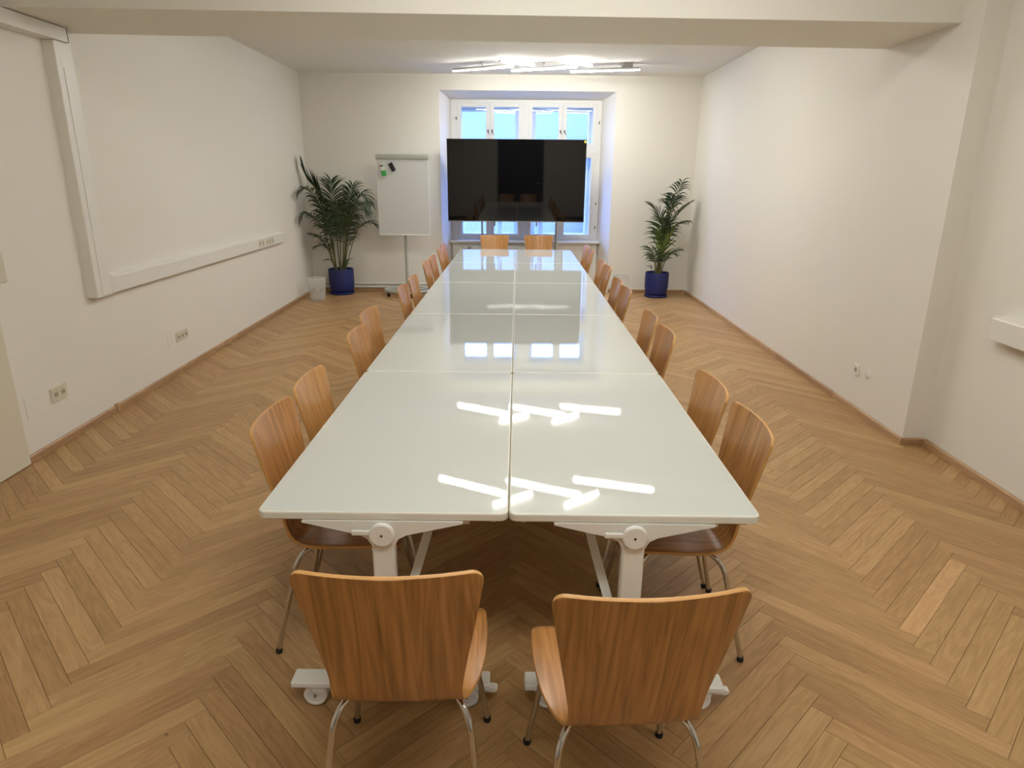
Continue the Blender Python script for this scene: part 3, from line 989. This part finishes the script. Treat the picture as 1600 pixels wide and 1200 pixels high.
# ------------------------------------------------------------------ television on its stand
tv = thing('television', (0, 8.45, 1.10), 0, 'huge black flat television in front of the window', 'television')
tv.rotation_euler = (R(1.2), 0, 0)
m = MB(); m.box((-1.02, 0.0, 0.0), (1.017, 0.035, 1.172), bev=0.004); m.build('housing', M['black_plastic'], tv)
m = MB(); m.box((-1.012, -0.003, 0.014), (1.009, 0.0, 1.165)); m.build('screen', M['screen'], tv)
m = MB(); m.box((-1.02, -0.004, 0.0), (1.017, 0.0, 0.012), bev=0.001); m.build('lower_trim', M['steel'], tv)
m = MB(); m.box((0.98, -0.0045, 1.125), (1.009, -0.003, 1.158)); m.build('sticker', M['yellow_sticker'], tv)
m = MB(); m.box((-0.6, 0.035, 0.25), (0.6, 0.09, 0.8), bev=0.02); m.build('rear_cover', M['black_plastic'], tv)
st = thing('television_stand', (0.05, 8.55, 0), 0, 'slim grey stand legs holding up the television', 'stand')
for x in (-0.375, 0.262):
    m = MB(); m.box((x-0.012, 0.006, 1.03), (x+0.012, 0.03, 1.92), bev=0.003); m.build('bracket', M['steel'], st)
for x in (-0.568, 0.562):
    m = MB(); m.tube([(x, 0.055, 0.02), (x, 0.055, 1.75)], 0.015, 12); m.build('leg', M['steel'], st, smooth=True)
for z in (1.45, 1.75):
    m = MB(); m.box((-0.6, 0.032, z-0.02), (0.6, 0.039, z+0.02), bev=0.003); m.build('crossbar', M['steel'], st)
for x in (-0.568, 0.562):
    m = MB(); m.box((x-0.03, -0.03, 0.0), (x+0.03, 0.36, 0.022), bev=0.006); m.build('base_foot', M['steel'], st)

# ------------------------------------------------------------------ radiator under the window
rd = thing('radiator', (-0.09, 8.98, 0.12), 0, 'low white radiator below the window sill behind the far chairs', 'radiator')
m = MB(); m.box((-0.62, -0.03, 0), (0.62, 0.0, 0.565), bev=0.006); m.build('front_panel', M['white_metal'], rd)
m = MB(); m.box((-0.62, 0.005, 0.02), (0.62, 0.06, 0.555), bev=0.004); m.build('rear_panel', M['white_metal'], rd)
for k in range(24):
    x = -0.6+k*0.0522
    m = MB(); m.box((x-0.012, -0.036, 0.03), (x+0.012, -0.03, 0.535), bev=0.003); m.build('rib', M['white_metal'], rd)
m = MB(); m.tube(fillet([(0.62, 0.01, 0.53), (0.73, 0.01, 0.53), (0.73, 0.01, -0.12)], 0.03), 0.011, 10); m.build('pipe', M['white_metal'], rd, smooth=True)
m = MB(); m.tube([(0.73, 0.01, 0.50), (0.73, -0.0, 0.62)], [0.022, 0.026], 14); m.build('valve', M['white_plastic'], rd, smooth=True)
m = MB(); m.tube([(-0.62, 0.01, 0.53), (-0.70, 0.01, 0.53)], 0.012, 10); m.build('vent_stub', M['steel'], rd, smooth=True)
m = MB(); m.tube([(-0.70, 0.01, 0.53), (-0.74, -0.01, 0.54)], [0.026, 0.022], 14); m.build('valve', M['white_plastic'], rd, smooth=True)

# heating pipes low on the back wall
hp = thing('heating_pipe', (-2.0, wb(-2.0), 0), 0, 'pair of thin white heating pipes low on the end wall behind the flipchart', 'pipe')
for z in (0.075, 0.128):
    m = MB()
    m.tube([(x+2.0, wb(x)-wb(-2.0)-0.03, z) for x in (-3.06, -2.0, -1.2)], 0.012, 10)
    m.build('pipe', M['white_metal'], hp, smooth=True)
for x in (-2.9, -2.2, -1.5):
    m = MB(); m.box((x+1.99, wb(x)-wb(-2.0)-0.03, 0.06), (x+2.01, wb(x)-wb(-2.0), 0.14), bev=0.002); m.build('clip', M['white_metal'], hp)
hp2 = thing('heating_pipe', (1.5, wb(1.5), 0), 0, 'short bent white pipe low on the end wall beside the niche', 'pipe')
m = MB(); m.tube(fillet([(-0.02, -0.03, 0.20), (-0.02, -0.03, 0.07), (0.30, -0.022, 0.062)], 0.06), 0.012, 10); m.build('pipe', M['white_metal'], hp2, smooth=True)
m = MB(); m.box((0.10, -0.03, 0.05), (0.12, 0.003, 0.08), bev=0.002); m.build('clip', M['white_metal'], hp2)

# ------------------------------------------------------------------ flipchart with whiteboard
FCX, FCY = -1.64, 8.30
fc = thing('flipchart', (FCX, FCY, 0), R(-2.0), 'white magnetic flipchart board on a wheeled round base', 'flipchart')
m = MB(); m.box((-0.372, -0.085, 0.92), (0.372, -0.068, 1.99), bev=0.003); bo = m.build('board', M['board'], fc)
m = MB()
m.box((-0.376, -0.089, 0.905), (0.376, -0.066, 0.925), bev=0.003)
m.box((-0.379, -0.087, 0.925), (-0.371, -0.066, 1.99), bev=0.002); m.box((0.371, -0.087, 0.925), (0.379, -0.066, 1.99), bev=0.002)
m.build('frame', M['white_metal'], fc)
m = MB(); m.extrude([(-0.066, 1.975), (-0.098, 1.975), (-0.104, 1.985), (-0.104, 2.02), (-0.096, 2.042), (-0.066, 2.048)], (-0.380, 0, 0), (0, 1, 0), (0, 0, 1), (1, 0, 0), 0.76); m.build('paper_clamp', M['grey_plastic'], fc)
m = MB(); m.tube([(0, -0.03, 0.09), (0, -0.03, 1.0)], 0.022, 16); m.tube([(0, -0.03, 1.0), (0, -0.03, 1.6)], 0.017, 16); m.build('pole', M['grey_plastic'], fc, smooth=True)
m = MB(); m.box((-0.05, -0.066, 1.1), (0.05, -0.045, 1.6), bev=0.004); m.build('mount', M['grey_plastic'], fc)
m = MB()
ring = [(0.335*math.cos(2*math.pi*k/40), -0.03+0.24*math.sin(2*math.pi*k/40), 0.085) for k in range(41)]
m.tube(ring, 0.026, 10, caps=False)
for k in range(5):
    a = 2*math.pi*(k+0.5)/5
    m.tube([(0, -0.03, 0.085), (0.335*math.cos(a), -0.03+0.24*math.sin(a), 0.085)], 0.017, 8)
m.lathe([(0, -0.02), (0.05, -0.02), (0.05, 0.03), (0.03, 0.05), (0, 0.05)], (0, -0.03, 0.085), 20)
m.build('base', M['grey_plastic'], fc, smooth=True)
for k in range(5):
    a = 2*math.pi*(k+0.5)/5+math.pi
    x, y = 0.325*math.cos(a), -0.03+0.232*math.sin(a)
    c = MB(); c.lathe([(0, -0.018), (0.024, -0.018), (0.029, -0.012), (0.029, 0.012), (0.024, 0.018), (0, 0.018)], (x, y, 0.0292), 16, axis='x')
    co = c.build('caster', M['black_plastic'], fc, smooth=True)
    c = MB(); c.box((x-0.022, y-0.024, 0.036), (x+0.022, y+0.024, 0.066), bev=0.006); c.build('hood', M['black_plastic'], co)
def on_board(x, z, y=0.0015):
    a = R(-2.0)
    return (FCX+x*math.cos(a)-(-0.085-y)*math.sin(a), FCY+x*math.sin(a)+(-0.085-y)*math.cos(a), z)
mh = thing('marker_holder', on_board(-0.27, 1.79), 0, 'green magnetic marker holder on the whiteboard', 'marker holder')
mh.rotation_euler = (0, R(-12), R(-2))
m = MB(); m.box((-0.034, -0.03, -0.045), (0.034, 0, 0.03), bev=0.005); m.build('tray', M['green_plastic'], mh)
for k, (x, cmat) in enumerate(((-0.024, 'red_plastic'), (-0.004, 'black_plastic'), (0.017, 'green_plastic'))):
    t = thing('marker', on_board(-0.27, 1.79), 0, ['white marker with red cap in the green holder', 'white marker with black cap in the green holder', 'white marker with green cap in the green holder'][k], 'marker', 'markers in the green holder')
    t.rotation_euler = (0, R(-12), R(-2))
    m = MB(); m.tube([(x-0.003, -0.015, 0.031), (x-0.003, -0.015, 0.085)], 0.0085, 10); m.build('barrel', M['white_plastic'], t, smooth=True)
    m = MB(); m.tube([(x-0.003, -0.015, 0.0851), (x-0.003, -0.015, 0.105 if k else 0.12)], [0.0092, 0.0075], 10); m.build('cap', M[cmat], t, smooth=True)
er = thing('whiteboard_eraser', on_board(-0.145, 1.87), 0, 'black whiteboard eraser stuck on the whiteboard', 'eraser')
er.rotation_euler = (0, R(-28), R(-2))
m = MB(); m.box((-0.028, -0.026, -0.06), (0.028, -0.006, 0.06), bev=0.005); m.build('body', M['black_plastic'], er)
m = MB(); m.box((-0.028, -0.006, -0.06), (0.028, 0, 0.06), bev=0.002); m.build('felt_pad', M['rubber'], er)

# ------------------------------------------------------------------ palms
def leaflets(mb, path, rng, start, spacing, maxlen, width, droop, spread, mat=0):
    """pairs of narrow leaves along the upper part of a frond path"""
    P = [Vector(p) for p in path]
    L = [0.0]
    for a, b in zip(P, P[1:]):
        L.append(L[-1]+(b-a).length)
    tot = L[-1]
    def at(s_):
        for i in range(len(L)-1):
            if s_ <= L[i+1]+1e-9:
                f = (s_-L[i])/max(L[i+1]-L[i], 1e-6)
                return P[i].lerp(P[i+1], f), (P[i+1]-P[i]).normalized()
        return P[-1], (P[-1]-P[-2]).normalized()
    s_ = tot*start
    while s_ < tot:
        f = (s_/tot-start)/(1-start)
        p, t = at(s_)
        side0 = t.cross(Vector((0, 0, 1)))
        if side0.length < 0.15:
            side0 = t.cross(Vector((0.3, 1, 0.2)))
        side0.normalize()
        upv = side0.cross(t).normalized()
        ln = maxlen*(0.55+0.45*math.sin(math.pi*min(1, 0.25+f*0.75)))*rng.uniform(0.85, 1.1)
        if f > 0.9:
            ln *= 0.8
        for sg in (-1, 1):
            ang = R(spread*(1-0.55*f)+rng.uniform(-8, 8))
            d0 = (t*math.cos(ang)+side0*sg*math.sin(ang)+upv*0.22).normalized()
            pts = []
            q = p.copy(); d_ = d0.copy(); n = 5
            for j in range(n+1):
                pts.append(q.copy())
                d_ = (d_+Vector((0, 0, -droop*(0.25+0.3*j)))).normalized()
                q = q+d_*(ln/n)
            wn = d0.cross(upv)
            if wn.length < 0.1:
                wn = d0.cross(Vector((0, 1, 0)))
            wn.normalize()
            wd_ = [0.35, 0.95, 1.0, 0.8, 0.45, 0.02]
            vs = []
            for j, pt in enumerate(pts):
                hw = width*0.5*wd_[j]
                vs += [pt-wn*hw+upv*hw*0.35, pt-upv*hw*0.25, pt+wn*hw+upv*hw*0.35]
            fs = []
            for j in range(n):
                b = j*3
                fs += [(b, b+1, b+4, b+3), (b+1, b+2, b+5, b+4)]
            mb.add(vs, fs, mat)
        s_ += spacing*rng.uniform(0.85, 1.15)
def bend(v, lim, start):
    # leaves that would reach past a wall are pushed back along it
    if lim > 0 and v > start:
        w_ = lim-start
        return start+w_*(1-math.exp(-(v-start)/w_))
    if lim < 0 and v < start:
        w_ = start-lim
        return start-w_*(1-math.exp(-(start-v)/w_))
    return v
def palm(loc, fronds, seed, label, pot_r, pot_h, lx, ly):
    rng = random.Random(seed)
    t = thing('potted_palm', loc, 0, label, 'potted plant')
    r = pot_r
    m = MB(); m.lathe([(0, 0), (r*0.88, 0), (r*0.97, 0.008), (r*0.98, 0.034), (r*0.96, 0.038), (r*0.93, 0.036), (r*0.92, 0.016), (0, 0.014)], (0, 0, 0.0), 40)
    m.build('saucer', M['pot'], t, smooth=True)
    h = pot_h; b = 0.0165
    m = MB(); m.lathe([(0, b), (r*0.72, b), (r*0.84, b+0.022), (r*0.94, b+0.07), (r, b+0.15), (r*1.0, h-0.008), (r*0.985, h), (r*0.95, h), (r*0.94, h-0.008), (r*0.94, h-0.05), (0, h-0.052)], (0, 0, 0), 48)
    m.build('pot', M['pot'], t, smooth=True)
    m = MB(); m.lathe([(0, h-0.03), (r*0.5, h-0.035), (r*0.935, h-0.042)], (0, 0, 0), 30)
    # closed underside
    m.lathe([(r*0.935, h-0.042), (r*0.9, h-0.050), (0, h-0.050)], (0, 0, 0), 30)
    m.build('soil', M['soil'], t, smooth=True)
    for fr in fronds:
        pts = catmull([Vector(p) for p in fr['p']], 7)
        n = len(pts)
        st_ = MB()
        r0 = fr.get('r', 0.010)
        st_.tube(pts, [r0*(1-0.8*i/(n-1)) for i in range(n)], 7)
        st_.v = [Vector((bend(v.x, *lx), bend(v.y, *ly), v.z)) for v in st_.v]
        fo = st_.build('frond', M['stem'], t, smooth=True)
        lm = MB()
        leaflets(lm, pts, rng, fr.get('s', 0.5), fr.get('sp', 0.034), fr.get('l', 0.30), fr.get('w', 0.022), fr.get('d', 0.22), fr.get('a', 55))
        lm.v = [Vector((bend(v.x, *lx), bend(v.y, *ly), v.z)) for v in lm.v]
        lm.build('leaflets', M['leaf_young'] if fr.get('y') else M['leaf'], fo)
    return t
H0 = 0.33
# left palm: x right, y away, z up, relative to the pot centre on the floor
FL = [
    dict(p=[(-0.06, -0.02, H0), (-0.10, -0.04, 0.95), (-0.24, -0.10, 1.50), (-0.36, -0.18, 1.70), (-0.43, -0.24, 1.88)], s=0.62, l=0.34, a=16, d=0.04, w=0.036, r=0.012),
    dict(p=[(-0.05, -0.05, H0), (-0.13, -0.12, 1.05), (-0.22, -0.26, 1.42), (-0.32, -0.40, 1.56), (-0.42, -0.52, 1.50)], s=0.50, l=0.36, d=0.36, a=66),
    dict(p=[(-0.07, -0.04, H0), (-0.18, -0.12, 0.95), (-0.27, -0.26, 1.16), (-0.37, -0.40, 1.22), (-0.44, -0.5, 1.14)], s=0.48, l=0.34, d=0.36, a=66),
    dict(p=[(-0.02, 0.03, H0), (-0.05, 0.04, 1.05), (-0.06, 0.0, 1.42), (-0.04, -0.08, 1.66)], s=0.50, l=0.38, d=0.24, a=64),
    dict(p=[(0.02, 0.04, H0), (0.10, 0.04, 1.00), (0.20, 0.0, 1.40), (0.28, -0.08, 1.62)], s=0.48, l=0.38, d=0.30, a=64),
    dict(p=[(0.04, 0.0, H0), (0.16, -0.06, 1.00), (0.29, -0.14, 1.28), (0.42, -0.2, 1.34), (0.54, -0.26, 1.22)], s=0.46, l=0.36, d=0.34, a=66),
    dict(p=[(0.06, 0.0, H0), (0.24, 0.02, 0.88), (0.34, 0.0, 1.02), (0.46, -0.02, 1.08), (0.58, -0.04, 1.04)], s=0.60, l=0.27, d=0.30, r=0.008, a=60),
    dict(p=[(-0.07, -0.03, H0), (-0.16, -0.10, 0.72), (-0.24, -0.18, 0.86), (-0.34, -0.26, 0.92)], s=0.48, l=0.28, d=0.30, r=0.008, a=62),
    dict(p=[(-0.08, -0.02, H0), (-0.14, -0.05, 0.62), (-0.21, -0.09, 0.73), (-0.30, -0.14, 0.73)], s=0.52, l=0.22, d=0.30, r=0.007, a=60),
    dict(p=[(-0.03, -0.06, H0), (-0.10, -0.10, 0.50), (-0.17, -0.13, 0.53)], s=0.45, l=0.14, d=0.3, r=0.005, w=0.018, sp=0.03),
    dict(p=[(0.01, -0.06, H0), (0.06, -0.14, 0.98), (0.08, -0.26, 1.28), (0.02, -0.38, 1.38)], s=0.46, l=0.38, d=0.32, a=64),
    dict(p=[(-0.04, -0.06, H0), (-0.10, -0.12, 0.95), (-0.16, -0.22, 1.28), (-0.24, -0.3, 1.42)], s=0.48, l=0.36, d=0.28, a=64),
    dict(p=[(0.05, 0.02, H0), (0.16, 0.04, 1.05), (0.32, 0.0, 1.44), (0.43, -0.06, 1.48), (0.52, -0.12, 1.36)], s=0.48, l=0.34, d=0.32, a=66),
    dict(p=[(0.03, -0.05, H0), (0.13, -0.14, 0.90), (0.24, -0.24, 1.14), (0.36, -0.32, 1.16)], s=0.46, l=0.36, d=0.30, a=64),
    dict(p=[(0.05, -0.03, H0), (0.10, -0.06, 0.48), (0.15, -0.1, 0.53)], s=0.4, l=0.14, d=0.3, r=0.005, w=0.018, sp=0.03),
    dict(p=[(0.05, -0.02, H0), (0.15, -0.06, 0.72), (0.25, -0.08, 0.86)], s=0.72, l=0.15, d=0.25, r=0.006, w=0.022),
]
palm((-2.675, 8.40, 0), FL, 3, 'large dark green palm in a blue pot in the left corner', 0.19, 0.385, (-0.47, -0.33), (0.21, 0.10))
FR = [
    dict(p=[(0.0, 0.0, H0), (0.05, 0.0, 0.85), (0.15, -0.04, 1.28), (0.19, -0.09, 1.52), (0.24, -0.16, 1.70)], s=0.52, l=0.42, d=0.42, a=78, w=0.021, sp=0.036),
    dict(p=[(-0.02, 0.0, H0), (0.02, -0.02, 0.95), (-0.04, -0.05, 1.20), (-0.18, -0.08, 1.36)], s=0.50, l=0.33, d=0.20, a=52),
    dict(p=[(0.03, 0.0, H0), (0.12, -0.02, 0.98), (0.24, -0.06, 1.25), (0.38, -0.12, 1.40)], s=0.50, l=0.33, d=0.26, a=52),
    dict(p=[(0.02, -0.04, H0), (0.10, -0.10, 0.92), (0.19, -0.18, 1.08), (0.32, -0.26, 1.15)], s=0.48, l=0.33, d=0.34, a=62),
    dict(p=[(0.01, 0.03, H0), (0.08, 0.04, 0.95), (0.14, 0.02, 1.28), (0.12, -0.04, 1.46)], s=0.50, l=0.34, d=0.3, a=60),
    dict(p=[(-0.01, -0.04, H0), (0.02, -0.10, 0.92), (0.01, -0.20, 1.12), (-0.07, -0.28, 1.20)], s=0.48, l=0.33, d=0.30, a=60),
    dict(p=[(0.0, -0.02, H0), (0.02, -0.04, 0.62), (0.03, -0.07, 0.82), (0.05, -0.1, 0.96)], s=0.38, l=0.30, d=0.05, a=40, w=0.026, y=1, sp=0.034),
    dict(p=[(0.01, -0.03, H0), (0.05, -0.06, 0.66), (0.11, -0.10, 0.86), (0.17, -0.12, 0.98)], s=0.45, l=0.26, d=0.08, a=36, w=0.026, y=1, sp=0.034),
    dict(p=[(-0.04, -0.02, H0), (-0.07, -0.06, 0.60), (-0.13, -0.12, 0.72), (-0.21, -0.16, 0.76)], s=0.42, l=0.25, d=0.30, r=0.007, a=60),
    dict(p=[(0.05, -0.02, H0), (0.10, -0.05, 0.55), (0.18, -0.10, 0.68), (0.27, -0.14, 0.72)], s=0.42, l=0.26, d=0.30, r=0.007, a=60),
    dict(p=[(0.03, -0.05, H0), (0.07, -0.1, 0.56), (0.13, -0.18, 0.67), (0.2, -0.24, 0.67)], s=0.45, l=0.22, d=0.30, r=0.007, a=60),
    dict(p=[(-0.03, -0.05, H0), (-0.06, -0.1, 0.56), (-0.11, -0.18, 0.65), (-0.17, -0.24, 0.63)], s=0.45, l=0.2, d=0.30, r=0.007, a=60),
    dict(p=[(-0.06, 0.0, H0), (-0.10, -0.02, 0.44), (-0.15, -0.03, 0.46)], s=0.6, l=0.09, d=0.1, a=20, r=0.004, w=0.02),
]
palm((2.165, 8.40, 0), FR, 8, 'slimmer palm with yellow green centre in a blue pot in the right corner', 0.178, 0.375, (0.52, 0.38), (0.33, 0.15))

# ------------------------------------------------------------------ waste bins
def bin_(name, loc, rt_, rb, h, mat, rim, label):
    t = thing(name, loc, 0, label, 'waste bin')
    m = MB(); m.lathe([(rb-0.0015, 0.003), (rt_-0.0015, h), (rt_, h), (rb, 0.0), (0, 0.0), (0, 0.003)], (0, 0, 0.0), 36)
    m.build('body', M[mat], t, smooth=True)
    m = MB()
    ring = [(rt_*math.cos(2*math.pi*k/36), rt_*math.sin(2*math.pi*k/36), h) for k in range(37)]
    m.tube(ring, 0.0045, 8, caps=False); m.build('rim', M[rim], t, smooth=True)
bin_('waste_bin', (-2.885, 7.815, 0), 0.128, 0.105, 0.32, 'bin', 'bin_rim', 'white translucent plastic waste bin beside the left wall')
bin_('waste_bin', (1.64, 8.52, 0), 0.122, 0.105, 0.29, 'bin_clear', 'clear_rim', 'clear plastic waste bin behind the right hand chairs')
